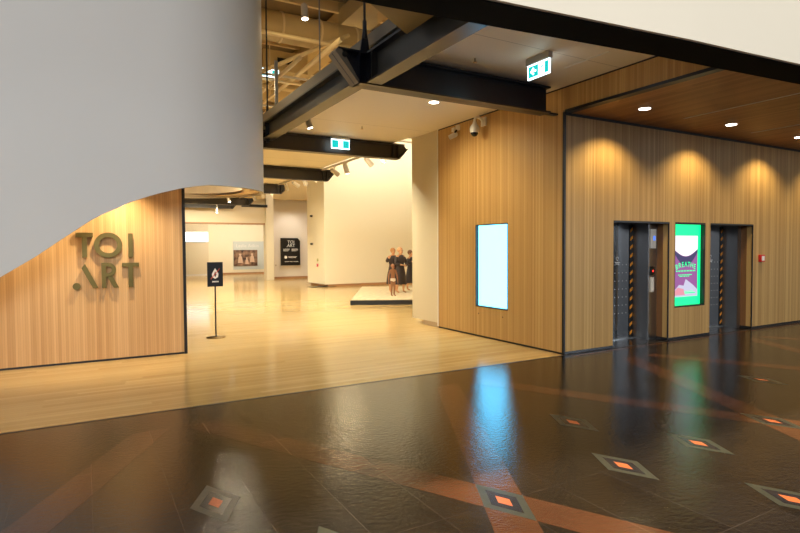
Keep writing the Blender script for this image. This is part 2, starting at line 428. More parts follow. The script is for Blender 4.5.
# ------------------------------------------------------------------ overhead dark edge and cream fascia (skewed, slightly bowed)
def bow(t):   # far bottom edge of the dark beam, z = 3.4
    x = -12 + 25*t
    return x, -2.42 - .105*(x+5.2) if x > -5.2 else -2.42
zb = 3.4
xs = [-5.4, -4.5, -3.6, -2.7, -1.8, -1.0, -.2, .5, 2, 5, 12.5]
def ylow(x):
    pts = [(-12, -2.40), (-4.7, -2.47), (-3.61, -2.58), (-1.8, -2.78), (-1.02, -2.84), (.49, -2.97), (2.5, -3.16), (12.5, -4.3)]
    for (a, ya), (b, yb) in zip(pts, pts[1:]):
        if a <= x <= b: return ya + (yb-ya)*(x-a)/(b-a)
def strip(name, y_off0, y_off1, z0, z1, m):
    q = MB(); P = []
    for x in xs: P.append((x, ylow(x)))
    for (x0, ya), (x1, yb) in zip(P, P[1:]):
        q.add([(x0, ya+y_off0, z0), (x1, yb+y_off0, z0), (x1, yb+y_off1, z0), (x0, ya+y_off1, z0),
               (x0, ya+y_off0, z1), (x1, yb+y_off0, z1), (x1, yb+y_off1, z1), (x0, ya+y_off1, z1)],
              [(0,3,2,1), (4,5,6,7), (0,1,5,4), (2,3,7,6)] + ([(3,0,4,7)] if x0 == xs[0] else []) + ([(1,2,6,5)] if x1 == xs[-1] else []))
    return struct(name, q, m)
strip('trim_6', -.36, 0, zb, zb+.32, 'dkbeam')
strip('wall_balcony', -.39, -.28, zb+.012, 9.0, 'cream')
struct('trim_7', MB().box((.12, -3.1, 3.8), (12.5, .12, 3.9)), 'dkbeam')

# ------------------------------------------------------------------ left: timber wall + curved white bulkhead
struct('wall_left', MB().box((-12, 3.18, .03), (-5.0, 3.36, 3.0)), 'wl')
struct('baseboard_left', MB().box((-12, 3.19, 0), (-4.98, 3.35, .03)), 'black')
struct('trim_8', MB().box((-5.0, 3.165, .0), (-4.955, 3.37, 3.0)), 'black')
edge_pts = [(-12, .0), (-9.3, .02), (-8.6, .42), (-7.9, .88), (-7.255, 1.318), (-6.887, 1.565), (-6.612, 1.777), (-6.436, 1.909), (-6.251, 2.046), (-6.1, 2.135), (-5.966, 2.2), (-5.78, 2.3), (-5.575, 2.379), (-5.42, 2.433), (-5.278, 2.475), (-5.118, 2.52), (-4.942, 2.555)]
plan = [(x, 2.3, z) for x, z in edge_pts]
cxd, cyd, rx, ry = -4.9, 3.5, 1.25, 1.2
for i in range(1, 25):
    a = -PI/2 + PI*i/24
    px, py = cxd + rx*math.cos(a), cyd + ry*math.sin(a)
    plan.append((px, py, 2.585 + .008*math.sin(PI*i/24)))
def offset_plan(t):
    out = []
    for i, (x, y, z) in enumerate(plan):
        a = plan[max(0, i-1)]; b = plan[min(len(plan)-1, i+1)]
        d = Vector((b[0]-a[0], b[1]-a[1])).normalized(); n = Vector((-d.y, d.x))
        out.append((x+n.x*t, y+n.y*t, z))
    return out
ZT = 8.5
q = MB(); inn = offset_plan(.06); n = len(plan)
q.use('sheet')
vo = [(x, y, z) for x, y, z in plan] + [(x, y, ZT) for x, y, z in plan]
q.add(vo, [(i, i+1, n+i+1, n+i) for i in range(n-1)], True)
q.use('inner')
vi = [(x, y, z) for x, y, z in inn] + [(x, y, ZT) for x, y, z in inn]
q.add(vi, [(i+1, i, n+i, n+i+1) for i in range(n-1)], True)
q.use('edge')
q.add([(x, y, z) for x, y, z in plan] + [(x, y, z) for x, y, z in inn], [(i+1, i, n+i, n+i+1) for i in range(n-1)])
struct('wall_bulkhead', q)
# ring soffit and recessed ceiling inside the curved bulkhead
q = MB(); N = 24; outer = []; inner_ = []
for i in range(N+1):
    a = -PI/2 + PI*i/N
    outer.append((cxd+(rx-.06)*math.cos(a), cyd+(ry-.06)*math.sin(a))); inner_.append((cxd+(rx-.34)*math.cos(a), cyd+(ry-.10)*math.sin(a)))
for i in range(N):
    q.quad((*outer[i], 2.62), (*inner_[i], 2.62), (*inner_[i+1], 2.62), (*outer[i+1], 2.62))
    q.quad((*outer[i], 2.66), (*outer[i+1], 2.66), (*inner_[i+1], 2.66), (*inner_[i], 2.66))
struct('trim_9', q, 'brown')
q = MB()
for i in range(N):
    q.quad((*inner_[i], 2.66), (*inner_[i], 2.96), (*inner_[i+1], 2.96), (*inner_[i+1], 2.66))
q.prism([(*p, 2.96) for p in inner_] , (0, 0, .05))
q.box((-4.95, 3.38, 2.96), (-4.9, 4.5, 3.0)).box((-12, 3.36, 2.96), (-4.9, 4.5, 3.0))
struct('ceiling.003', q, 'inner')
struct('wall_hidden', MB().box((-5.2, 3.36, 0), (-5.0, 3.8, 8.5)).box((-12, 3.6, 0), (-5.2, 3.8, 8.5)), 'white')
struct('wall_west', MB().box((-12.2, -3, 0), (-12, 34, 8.5)), 'white')
struct('wall_east', MB().box((12.5, -6, 0), (12.7, 34, 8.5)), 'beige')

# ------------------------------------------------------------------ gallery beyond
struct('wall_gallery', MB().box((2.62, 16.2, .1), (12.5, 18.3, 8.5)), 'galw')
struct('baseboard_gallery', MB().box((2.75, 16.18, 0), (12.5, 18.25, .1)), 'skirt')
struct('wall_far', MB().box((2.45, 23.5, .12), (12.5, 23.8, 8.5)), 'pinkw')
struct('baseboard_far', MB().box((2.45, 23.47, 0), (12.5, 23.8, .12)), 'skirt')
struct('wall_return', MB().box((2.05, 22.97, 0), (2.45, 23.5, 8.5)), 'beige')
q = MB().use('inner').box((-12, 23.2, 3.02), (2.05, 23.6, 8.5)).use('skirt').box((-12, 23.17, 2.95), (2.05, 23.63, 3.02))
struct('wall_over_opening', q)
struct('wall_back', MB().box((-12, 31, .1), (12.5, 31.3, 8.5)), 'galw')
struct('baseboard_back', MB().box((.45, 30.97, 0), (12.5, 31.3, .1)), 'skirt')
struct('ceiling.004', MB().box((-12, 23.63, 3.35), (12.5, 31.0, 3.5)), 'beige')
struct('wall_partition', MB().box((-12, 30.3, .0), (.45, 31.0, 3.35)), 'beige')
struct('baseboard_partition', MB().box((-12, 30.27, 0), (.45, 30.3, .09)), 'white_p')

# lit box on the partition
t = thing('light_box', 'glowing white light box high on the partition at the back left', 'light box', (-.25, 30.2, 2.1))
MB().box((-1.0, 0, 0), (.68, .098, .64)).build('case', 'white_p', t)
MB().box((-.98, -.012, .02), (.66, 0, .62)).build('diffuser', 'lb', t)

# framed photograph on its grey graphic panel
t = thing('wall_graphic', 'pale grey graphic panel with white title around the sepia photograph', 'wall graphic', (2.13, 30.96, .30))
MB().box((0, 0, 0), (3.3, .03, 1.86)).build('panel', 'greypanel', t)
text_mesh('title', 'Leslie Adkin', 'print_w', .31, frame_mtx((.18, -.012, 1.47), (1,0,0), (0,0,1)), t, .004, align='LEFT')
t = thing('photograph', 'large sepia photograph of three pale figures outdoors on the far wall', 'photograph', (2.15, 30.9, .53))
MB().box((0, 0, 0), (1.56, .045, 1.06)).build('print', 'sepia', t)
q = MB()
for (x, z, s) in ((.42, .2, 1), (.85, .12, .72), (1.2, .25, .95)):
    q.prism([(x-.16*s, -.006, z), (x+.18*s, -.006, z), (x+.12*s, -.006, z+.38*s), (x+.05*s, -.006, z+.48*s), (x-.06*s, -.006, z+.46*s), (x-.12*s, -.006, z+.36*s)], (0, .004, 0))
    q.prism([(x+.08*s*math.cos(a*PI/5), -.006, z+.55*s+.08*s*math.sin(a*PI/5)) for a in range(10)], (0, .004, 0))
q.build('pale_figures', 'sepia_pale', t)

# black banner on the far wall
t = thing('wall_banner', 'black gallery banner with cut corner and white print on the pale far wall', 'banner', (2.97, 23.38, .74))
W_, H_ = 1.08, 1.5
MB().prism([(0,0,0), (W_,0,0), (W_,0,H_-.16), (W_-.13,0,H_), (0,0,H_)], (0, .1, 0)).build('board', 'banner', t)
text_mesh('logo', 'TOI', 'print_w', .24, frame_mtx((.56, -.006, 1.2), (1,0,0), (0,0,1)), t, .003)
text_mesh('logo', '.ART', 'print_w', .24, frame_mtx((.54, -.006, 1.01), (1,0,0), (0,0,1)), t, .003)
q = MB()
for (x0, x1, z) in ((.13,.5,.88), (.13,.46,.83), (.13,.4,.78), (.6,.95,.88), (.6,.98,.83), (.6,.88,.78), (.4,.9,.46), (.42,.84,.41), (.2,.45,.19), (.5,.66,.19), (.7,.98,.19)):
    x = x0
    q = MB()
    while x < x1: w_ = random.uniform(.03, .07); q.box((x, -.005, z), (min(x+w_, x1), 0, z+.032)); x += w_+.018
    q.build('text_line', 'print_w', t)
q = MB(); q.prism([(.26+.085*math.cos(a*PI/8), -.006, .45+.085*math.sin(a*PI/8)) for a in range(16)], (0, .004, 0))
q.build('round_emblem', 'print_w', t)

# round black sensors, small plates on the column-like return wall (hall end of gallery wall)
for i, (z, lb) in enumerate(((3.12, 'upper small black sensor on the end of the cream gallery wall'), (1.86, 'lower small black sensor on the end of the cream gallery wall'))):
    t = thing('wall_sensor', lb, 'sensor', (2.62, 17.6, z))
    MB().box((-.03, -.05, -.05), (0, .05, .05)).build('back_plate', 'greyp', t)
    MB().tube((-.03, 0, 0), (-.12, -.05, 0), .05, .04).build('sensor_head', 'blackp', t)
t = thing('call_point', 'tiny red alarm point on the end of the cream gallery wall', 'alarm call point', (2.615, 17.0, .92))
MB().box((-.05, -.06, -.06), (0, .06, .06)).build('body', 'redp', t); MB().box((-.055, -.03, -.03), (-.05, .03, .03)).build('glass_panel', 'print_w', t)
t = thing('switch_plate', 'small yellow green switch plate above the red alarm point', 'switch', (2.615, 17.0, 1.15))
MB().box((-.02, -.06, -.06), (0, .06, .06)).build('plate', mat('olive', (.45,.42,.08), .4), t); MB().box((-.03, -.02, -.02), (-.02, .02, .02)).build('rocker', 'print_w', t)
MB().box((2.0, 16.1, 0), (3.1, 16.7, .015)).build('floor_mat', 'banner', label='thin black floor mat at the foot of the cream gallery wall', cat='mat')
t = thing('socket_plate', 'small beige socket plate left of the black banner', 'socket', (2.7, 23.5, .75))
MB().box((-.04, -.012, -.04), (.04, 0, .04)).build('plate', 'greyp', t); MB().box((-.015, -.018, -.015), (.015, -.012, .015)).build('outlet', 'brown', t)

# ------------------------------------------------------------------ steel beams
def ibeam_x(name, x0, x1, y, z0, z1, w, label, m_web='navy', m_fl='flange', chev='right', stiff=(), group=None):
    """I-beam along X with a chevron (pointed) end plate"""
    t = thing(name, label, 'beam', (x0, y, z0), 0, group)
    L = x1-x0; H = z1-z0; f = .025; c = .26
    if chev == 'right':
        web = [(0,-.012,0), (L,-.012,0), (L+c*.85,-.012,H*.72), (L+c*.6,-.012,H), (0,-.012,H)]
    else:
        web = [(0,-.012,0), (L,-.012,0), (L,-.012,H), (-c,-.012,H), (-c*1.15,-.012,H*.86)]
    MB().prism(web, (0, .024, 0)).build('web', m_web, t)
    MB().box((0, -w/2, 0), (L, w/2, f)).build('bottom_flange', m_fl, t)
    xa, xb = (0, L+c*.5) if chev == 'right' else (-c, L)
    MB().box((xa, -w/2, H-f), (xb, w/2, H)).build('top_flange', m_web, t)
    if chev == 'right': pl = [(L, -w/2, 0), (L+c*.85, -w/2, H*.72), (L+c*.85-.03, -w/2, H*.72), (L-.03, -w/2, 0)]
    else: pl = [(0, -w/2, 0), (-c*1.15, -w/2, H*.86), (-c, -w/2, H), (-c+.03, -w/2, H), (.03, -w/2, 0)]
    MB().prism(pl, (0, w, 0)).build('end_plate', m_fl if chev == 'right' else 'curb', t)
    for s in stiff:
        MB().box((s-.008, -w/2, f), (s+.008, w/2, H-f)).build('stiffener', m_web, t)
    return t
bA = ibeam_x('steel_beam', -3.42, -.26, .13, 3.65, 4.04, .22, 'navy steel beam with pointed left end reaching the timber wall corner', chev='left', stiff=(.02, .16, .3))
q = MB()
for (dx, dz) in ((-.05, .31),): q.tube((dx-.13, -.13, dz), (dx-.13, -.09, dz), .035)
for dz in (.1, .17, .24): q.tube((.35, -.02, dz), (.35, -.012, dz), .012, n=8)
q.build('bolt', 'rodd', bA)
MB().box((3.16, -.06, 0), (3.36, .02, .025)).build('end_bracket', 'black', bA)
# rods and brackets
def hanger(x, y, z0, z1, label, m='rodd', eye=False):
    t = thing('hanger_rod', label, 'rod', (x, y, z0))
    MB().tube((0, 0, .25), (0, 0, z1-z0), .016, n=12).build('rod', m, t)
    q = MB().prism([(-.07, -.01, 0), (.07, -.01, 0), (.02, -.01, .3), (-.02, -.01, .3)], (0, .02, 0)).tube((0, 0, .18), (0, 0, .4), .026)
    if eye: q.prism([(-.05, -.012, 0), (.05, -.012, 0), (0.03, -.012, -.32), (-.03, -.012, -.32)], (0, .024, 0))
    q.build('clevis', m, t)
    return t
hanger(-3.28, .13, 4.05, 8.5, 'long dark rod rising from the pointed end of the navy beam', 'navy')
hanger(-3.1, 4.93, 4.1, 8.5, 'long dark rod beside the edge of the white bulkhead', eye=True)

bl = ['dark steel beam carrying the second green exit sign', 'second dark steel beam behind the hanging exit sign, with track lamps at its tip', 'third dark steel beam behind the hanging exit sign', 'dark steel beam seen through the curved white bulkhead opening, upper one', 'dark steel beam closest to the far beige downstand']
for i, (y, x0, x1) in enumerate(((5.15, -4.2, .02), (9.8, -4.2, .15), (14.2, -4.2, .1), (20.2, -4.6, .45), (22.7, -6.0, .25))):
    ibeam_x('steel_beam', x0, x1, y, 3.70, 4.05, .2, bl[i], m_web='brownbeam', stiff=(x1-x0-.02, x1-x0-.16), group=None)

MB().box((.75, 22.85, 3.84), (2.1, 22.93, 3.98)).build('black_bar', 'banner', label='short black bar right of the farthest dark beam, before the beige downstand', cat='bar')
# beams running away along Y
def ibeam_y(name, x, y0, y1, z0, z1, w, label, web, fl, top, stiff=()):
    t = thing(name, label, 'beam', (x, y0, z0)); L = y1-y0; H = z1-z0
    MB().box((-.012, 0, .02), (.012, L, H-.02)).build('web', web, t)
    MB().box((-w/2, 0, 0), (w/2, L, .025)).build('bottom_flange', fl, t)
    MB().box((-w/2, 0, H-.025), (w/2, L, H)).build('top_flange', top, t)
    for s in stiff: MB().box((-w/2+.01, s-.01, .025), (w/2-.01, s+.01, H-.025)).build('stiffener', web, t)
    return t
ibeam_y('edge_beam', -3.06, .56, 23.1, 3.86, 4.20, .22, 'long bronze grey edge beam along the left side of the pale ceiling', 'steelg', 'flange', 'steelg')
MB().box((-3.16, -2.7, 4.2), (-2.98, 23.1, 4.36)).build('upper_floor_curb', 'curb', label='beige steel curb on top of the long edge beam under the glass', cat='curb')
ibeam_y('edge_beam', -3.22, -2.7, -.0, 3.66, 4.03, .2, 'short dark steel beam joining the navy beam to the dark edge overhead', 'steelg', 'flange', 'navy', stiff=(2.6,))
ibeam_y('edge_beam', -3.04, -2.7, .28, 4.035, 4.2, .16, 'upper grey steel beam with stiffeners above the short dark beam', 'steelg', 'steelg', 'steelg', stiff=(1.2, 1.9, 2.5))
# beige wedge of soffit beside it
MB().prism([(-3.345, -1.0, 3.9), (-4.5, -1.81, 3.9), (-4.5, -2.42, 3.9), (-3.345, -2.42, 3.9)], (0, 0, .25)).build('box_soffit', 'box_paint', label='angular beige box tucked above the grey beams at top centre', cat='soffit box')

# glass balustrade on the edge beam
def balustrade(y0, y1, label):
    t = thing('glass_balustrade', label, 'balustrade', (-3.07, y0, 4.36))
    MB().box((-.006, 0, 0), (.006, y1-y0, 1.05)).build('glass_pane', 'glass', t)
    MB().box((-.02, 0, 0), (.02, y1-y0, .04)).build('base_channel', 'post', t)
balustrade(.2, 1.4, 'clear glass balustrade pane nearest the navy beam')
for y, lb in ((4.42, 'flat grey post standing on the edge beam near the white bulkhead'), ):
    t = thing('balustrade_post', lb, 'post', (-3.07, y, 4.36))
    MB().box((-.03, -.015, .02), (.03, .015, .9)).build('upright', 'post', t); MB().box((-.06, -.05, 0), (.06, .05, .02)).build('foot_plate', 'post', t)

# ------------------------------------------------------------------ upper void: ducts, roof beams, pipes
X0, X1 = -11.5, 11.5
for i, (y, z, r, lb) in enumerate(((7.6, 7.2, .36, 'large round beige duct nearest in the high ceiling void'), (12.2, 7.0, .42, 'round beige duct in the middle of the high ceiling void'), (14.6, 6.3, .36, 'farthest round beige duct in the high ceiling void'))):
    q = MB().use('duct').tube((X0, y, z), (2.4 if y > 14 else X1, y, z), r, n=24)
    rr = q; q.use('pipe')
    for x in range(-11, 2 if y > 14 else 12, 1): rr.tube((x, y, z), (x+.05, y, z), r+.02, n=24)
    q.build('round_duct', label=lb, cat='duct')
for i, (x, z, w_, h_, lb) in enumerate(((.4, 7.85, .9, .45, 'square beige duct running away above the pale ceiling, left one'), (3.6, 7.85, 1.1, .5, 'square beige duct running away above the pale ceiling, right one'))):
    o = MB().box((x-w_/2, 5.2, z), (x+w_/2, 15.8, z+h_)).build('square_duct', 'duct', label=lb, cat='duct')
    MB().box((x-w_*.2, 8.6, z-.01), (x+w_*.2, 9.0, z)).build('grille', 'banner', o)
def roof_joist(y, z, label):
    t = thing('roof_joist', label, 'roof joist', (0, y, z))
    MB().box((X0, -.09, .62), (X1, .09, .72)).build('top_chord', 'duct', t)
    MB().box((X0, -.09, 0), (X1, .09, .09)).build('bottom_chord', 'pipe', t)
    q = MB(); x = X0
    while x < X1-1:
        q.tube((x, 0, .05), (x+.5, 0, .66), .03, n=6); q.tube((x+.5, 0, .66), (x+1, 0, .05), .03, n=6); x += 1
    q.build('lattice', 'pipe', t)
for y, lb in ((6.0, 'first steel lattice joist under the high roof'), (9.6, 'second steel lattice joist under the high roof'), (13.8, 'third steel lattice joist under the high roof'), (18.8, 'last steel lattice joist under the high roof')):
    roof_joist(y, 7.6 if y < 10 else 7.35, lb)
pl = [((-11, 6.6, 6.62), (11, 6.6, 6.62), .05, 'thin beige pipe crossing the void, lowest and nearest'), ((-11, 10.4, 6.5), (11, 10.4, 6.5), .06, 'thin beige pipe crossing the middle of the void'), ((-11, 14.9, 5.6), (2.4, 14.9, 5.6), .06, 'thin beige pipe crossing the back of the void'),
      ((-2.2, 5.5, 5.78), (-2.2, 22, 5.78), .05, 'beige pipe running away, leftmost of the void'), ((-1.2, 5.5, 6.38), (-1.2, 13.9, 6.38), .06, 'beige pipe running away above the middle of the pale ceiling'), ((1.6, 5.5, 6.25), (1.6, 13.9, 6.25), .06, 'beige pipe running away, right of the void'),
      ((-2.9, 7.1, 5.7), (-.35, 7.0, 7.1), .05, 'diagonal beige brace under the high roof, near the spotlight'), ((-2.6, 10.9, 6.2), (-.3, 10.8, 7.4), .055, 'diagonal beige brace deeper in the high void'),
      ((-11, 11.3, 6.15), (11, 11.3, 6.15), .035, 'slim conduit crossing the void behind the exit sign'), ((-.4, 5.5, 5.75), (-.4, 22, 5.75), .035, 'slim conduit running away under the roof')]
for a, b, r, lb in pl:
    o = MB().tube(a, b, r, n=10).build('pipe', 'pipe', label=lb, cat='pipe')
for k, (y, z, r) in enumerate(((7.3, 5.9, .03), (8.4, 6.1, .04), (9.1, 5.6, .025), (12.0, 5.9, .04), (13.5, 6.0, .045), (17.5, 6.6, .06), (19.6, 6.9, .06))):
    q = MB().tube((-11.5, y, z), (11.5 if y < 15 else 2.5, y, z), r, n=8)
    q.build('conduit', 'pipe' if k % 2 else 'greyp', label='thin conduit running across the high ceiling void', cat='conduit', group='conduits across the high ceiling void')
for k in range(10):
    y = 5.1 + 1.62*k
    MB().box((-11.5, y-.05, 8.2), (11.5, y+.05, 8.5)).build('roof_purlin', 'pipe', label='beige purlin crossing under the high dark roof', cat='purlin', group='purlins under the high roof')
struct('wall_upper', MB().box((-12, 23.0, 4.3), (12.5, 23.15, 8.5)), 'duct')
for (x, y, z, h_, w_, lb) in ((-1.2, 10.0, 6.75, .55, 1.3, 'hanging beige air unit in the void, nearest'), (1.3, 12.6, 5.5, .6, 1.6, 'hanging beige air unit at the back of the void')):
    o = MB().box((x-w_/2, y-.5, z), (x+w_/2, y+.7, z+h_)).build('air_unit', 'duct', label=lb, cat='air unit')
    MB().box((x-.25, y-.51, z+.2), (x+.25, y-.5, z+.36)).build('grille', 'banner', o)

# ------------------------------------------------------------------ lamps: models
LIGHTS = []
def spot(name, loc, target, watt, size=60, blend=.4, col=(1, .80, .55), r=.04):
    l = bpy.data.lights.new(name, 'SPOT'); l.energy = watt; l.spot_size = math.radians(size); l.spot_blend = blend; l.color = col; l.shadow_soft_size = r
    o = bpy.data.objects.new(name, l); C.objects.link(o); o.location = loc
    d = Vector(target)-Vector(loc); o.rotation_euler = d.to_track_quat('-Z', 'Y').to_euler(); return o
def area(name, loc, target, watt, sx, sy, col=(1, .85, .65)):
    l = bpy.data.lights.new(name, 'AREA'); l.energy = watt; l.shape = 'RECTANGLE'; l.size = sx; l.size_y = sy; l.color = col
    o = bpy.data.objects.new(name, l); C.objects.link(o); o.location = loc
    d = Vector(target)-Vector(loc); o.rotation_euler = d.to_track_quat('-Z', 'Y').to_euler(); return o

def downlight(x, y, z, label, lens='lamp', r=.08):
    t = thing('downlight', label, 'downlight', (x, y, z))
    q = MB().lathe([(r+.015, -.006), (r+.015, 0)], n=24); bz = q.build('bezel', 'white_p', t)
    MB().lathe([(r, -.009), (r, -.0062)], n=24).build('lens', lens, bz)
    return t
dls = [(.89, 'recessed downlight in the timber soffit nearest the corner'), (3.12, 'second recessed downlight from the corner in the timber soffit'), (5.36, 'third recessed downlight from the corner in the timber soffit, at the picture edge'), (7.6, 'fourth recessed downlight from the corner in the timber soffit'), (9.8, 'fifth recessed downlight from the corner in the timber soffit')]
for x, lb in dls: downlight(x, -.72, 3.69, lb)
downlight(-1.25, 1.68, 4.07, 'single recessed downlight in the pale ceiling behind the navy beam')
downlight(-4.3, 3.0, 2.96, 'small downlight in the curved bulkhead recess', r=.04)
for x, y, lb in ((-1.62, 1.3, 'tiny sprinkler head in the pale ceiling left of the downlight'), (-1.95, -.35, 'tiny sprinkler head in the pale ceiling between beam and exit sign'), (-1.5, 3.9, 'tiny sprinkler head in the pale ceiling before the hanging exit sign')):
    t = thing('sprinkler_head', lb, 'sprinkler', (x, y, 4.07))
    MB().tube((0,0,-.05), (0,0,0), .012, n=8).build('stem', 'greyp', t); MB().tube((0,0,-.056), (0,0,-.05), .028, n=12).build('deflector', 'brown', t)

def track_spot(x, y, z, label, tilt=(0, 0, -1), L=.24, r=.06, m='greyp', drop=.08, lens='lamp', group=None):
    if abs(z-4.02) < .001: drop = .13
    """track spotlight hung from z; tilt = direction the lamp points"""
    t = thing('track_spotlight', label, 'spotlight', (x, y, z), group=group)
    d = Vector(tilt).normalized()
    MB().box((-.03, -.05, -.02), (.03, .05, 0)).tube((0,0,-.02), (0,0,-drop), .012, n=8).build('stem', m, t)
    c = Vector((0, 0, -drop-.03)); a = c - d*L*.45; b = c + d*L*.55
    can = MB().tube(a, b, r*.9, r, n=16).tube(a, a-d*.04, r*.7, r*.4, n=16); can = can.build('lamp_can', m, t)
    MB().tube(b, b+d*.004, r*.82, n=16).build('lens', lens, can)
    return t
track_spot(-2.84, 3.35, 4.07, 'grey spotlight hanging under the pale ceiling left of the hanging exit sign', tilt=(.25, -.1, -1), L=.3, r=.055)
# track along the right edge of the ceiling
t = thing('lighting_track', 'slim lighting track along the right edge of the pale gallery ceiling', 'lighting track', (-.02, 5.5, 4.05))
MB().box((-.02, 0, -.03), (.02, 16, .02)).build('rail', 'greyp', t)
tsp = [(5.9, (.6, .1, -.8)), (6.6, (.8, .3, -.6)), (8.0, (.3, 0, -1)), (8.8, (.9, .2, -.5)), (10.4, (.8, .5, -.6)), (11.3, (.5, .5, -.7)), (12.2, (.9, .1, -.5)), (13.2, (.4, .6, -.7)), (15.2, (.8, .3, -.6)), (16.3, (.4, .6, -.7)), (17.6, (.5, .7, -.6))]
nm = ['nearest', 'second', 'third', 'fourth', 'fifth', 'sixth', 'seventh', 'eighth', 'ninth', 'tenth', 'farthest']
for (y, d), k in zip(tsp, nm):
    track_spot(-.02, y, 4.02, 'track spotlight on the right ceiling edge, %s of the row' % k, tilt=d, L=.26, r=.07, group='spotlights along the right edge of the pale ceiling')
for i, (x, lb) in enumerate(((-.5, 'first'), (.4, 'second'), (1.1, 'third'), (1.9, 'fourth'), (2.8, 'fifth'), (3.6, 'sixth'))):
    track_spot(x, 27.5, 3.35, 'spotlight on the far room ceiling before the photograph wall, %s from the left' % lb, tilt=(.2, .8, -.6), r=.07, group='spotlights in the far room')
track_spot(-.75, 21.6, 4.05, 'small spotlight hanging before the far beige downstand', tilt=(0, 0, -1), drop=.5, L=.2)
track_spot(-1.3, 16.6, 3.75, 'small spotlight left of the bulkhead edge, by the upper dark beam', tilt=(.3, -.3, -1), L=.2)
# spotlights up in the void
track_spot(-2.05, 5.6, 6.95, 'bright spotlight hanging high in the ceiling void', tilt=(0, -.15, -1), L=.32, r=.08)
track_spot(-1.4, 8.2, 5.75, 'small spotlight low in the void above the edge beam', tilt=(0, -.3, -1), L=.22, r=.06)
track_spot(-1.2, 9.5, 5.8, 'small spotlight deeper in the void above the edge beam', tilt=(.1, -.3, -1), L=.22, r=.06)
t = thing('pendant_light', 'small pendant lamp on a long thin rod above the edge beam', 'pendant lamp', (-2.95, 2.46, 8.5))
MB().tube((0,0,-4.02), (0,0,0), .012, n=8).build('rod', 'steel_rod', t)
MB().lathe([(.03, -4.08), (.05, -4.03), (.02, -3.98)], n=16).build('lamp_can', 'white_p', t); MB().lathe([(.035, -4.085), (.035, -4.081)], n=16).build('lens', 'lamp', t)

# ------------------------------------------------------------------ exit signs
def exit_sign(loc, rz, label, w, h, layout='arrow', hous=.07, depth=.05):
    t = thing('exit_sign', label, 'exit sign', loc, rz)      # local: face at -y, x to the right, z up; origin at the top centre
    MB().box((-w/2-.01, -.035, -hous), (w/2+.01, .035, 0)).build('housing', 'housing', t)
    MB().box((-w/2, -.012, -hous-h), (w/2, .012, -hous)).build('panel', 'sign_w', t)
    z0, z1 = -hous-h+.02, -hous-.02
    H = z1-z0; y = -.014
    if layout == 'arrow':
        xa, xb, xc, xd = -w/2+.02, .0, .02, w/2-.015
        MB().box((xa, y, z0), (xb, -.012, z1)).build('green_field', 'sign_g', t); MB().box((xb+.115, y, z0), (xd, -.012, z1)).build('green_field', 'sign_g', t)
        cx_ = (xa+xb)/2; cz = (z0+z1)/2; s = H*.38
        q = MB().prism([(cx_-s, y-.001, cz), (cx_, y-.001, cz+s*.9), (cx_+.02, y-.001, cz+s*.6), (cx_-s*.4, y-.001, cz+s*.22), (cx_+s, y-.001, cz+s*.22), (cx_+s, y-.001, cz-s*.22), (cx_-s*.4, y-.001, cz-s*.22), (cx_+.02, y-.001, cz-s*.6), (cx_, y-.001, cz-s*.9)], (0, -.002, 0))
        q.build('arrow', 'sign_w', t); mx = xb+.07
    else:
        MB().box((-w/2+.012, y, z0), (-.05, -.012, z1)).build('green_field', 'sign_g', t); MB().box((.055, y, z0), (w/2-.012, -.012, z1)).build('green_field', 'sign_g', t); cz = (z0+z1)/2; s = H*.38; mx = 0
    # running figure
    q = MB(); k = H/2
    q.prism([(mx+.15*k+.11*k*math.cos(a*PI/4), y-.001, cz+.72*k+.11*k*math.sin(a*PI/4)) for a in range(8)], (0, -.002, 0))
    for pts in ([(-.1,.5), (.15,.55), (.1,.0), (-.12,.0)], [(-.1,.5), (-.4,.2), (-.34,.12), (-.05,.35)], [(.15,.52), (.45,.25), (.4,.17), (.1,.38)], [(-.12,.02), (.02,.02), (-.2,-.4), (-.5,-.62), (-.55,-.52), (-.3,-.34)], [(0,.02), (.12,.02), (.35,-.3), (.3,-.75), (.2,-.75), (.22,-.3)]):
        q.prism([(mx+a*k, y-.001, cz+b*k) for a, b in pts], (0, -.002, 0))
    q.build('running_figure', 'sign_g', t)
    return t
exit_sign((-1.3, -.815, 4.07), -PI/2, 'lit exit sign with left arrow under the pale ceiling near the timber fascia', .385, .18, hous=.085)
exit_sign((-1.50, 4.98, 4.05), 0, 'lit green exit sign hanging on the dark beam in the middle', .42, .20, layout='center', hous=.055)
t = exit_sign((-2.12, 8.0, 6.28), 0, 'lit blue green exit sign high in the void beside the white bulkhead', .46, .2, layout='center', hous=.03)
hanger_s = MB().tube((0,0,0), (0,0,1.0), .01, n=6).build('stem', 'greyp', t)

# ------------------------------------------------------------------ brass lettering
t = thing('wall_lettering', 'large brass lettering reading TOI ART on the left timber wall', 'lettering', (-6.04, 3.16, 1.0))
TX = lambda x: x+6.04
def letter(polys, name='letter'):
    q = MB()
    for p in polys: q.prism([(TX(x), -.045, z-1.0) for x, z in p], (0, .05, 0))
    return q.build(name, 'brass', t)
letter([[(-6.45,1.835), (-6.23,1.835), (-6.23,1.90), (-6.45,1.90)], [(-6.372,1.54), (-6.308,1.54), (-6.308,1.835), (-6.372,1.835)]])
def ring(cx_, cz, ro, ri, a0=0, a1=2*PI, n=40, closed=True):
    q = MB(); P = []
    for i in range(n+1):
        a = a0+(a1-a0)*i/n; P.append(((cx_+ro*math.cos(a), cz+ro*math.sin(a)), (cx_+ri*math.cos(a), cz+ri*math.sin(a))))
    for (o0, i0), (o1, i1) in zip(P, P[1:]): q.prism([(TX(p[0]), -.045, p[1]-1.0) for p in (o0, o1, i1, i0)], (0, .05, 0))
    return q
ring(-6.035, 1.72, .185, .118).build('letter', 'brass', t)
letter([[(-5.77,1.535), (-5.708,1.535), (-5.708,1.895), (-5.77,1.895)]])
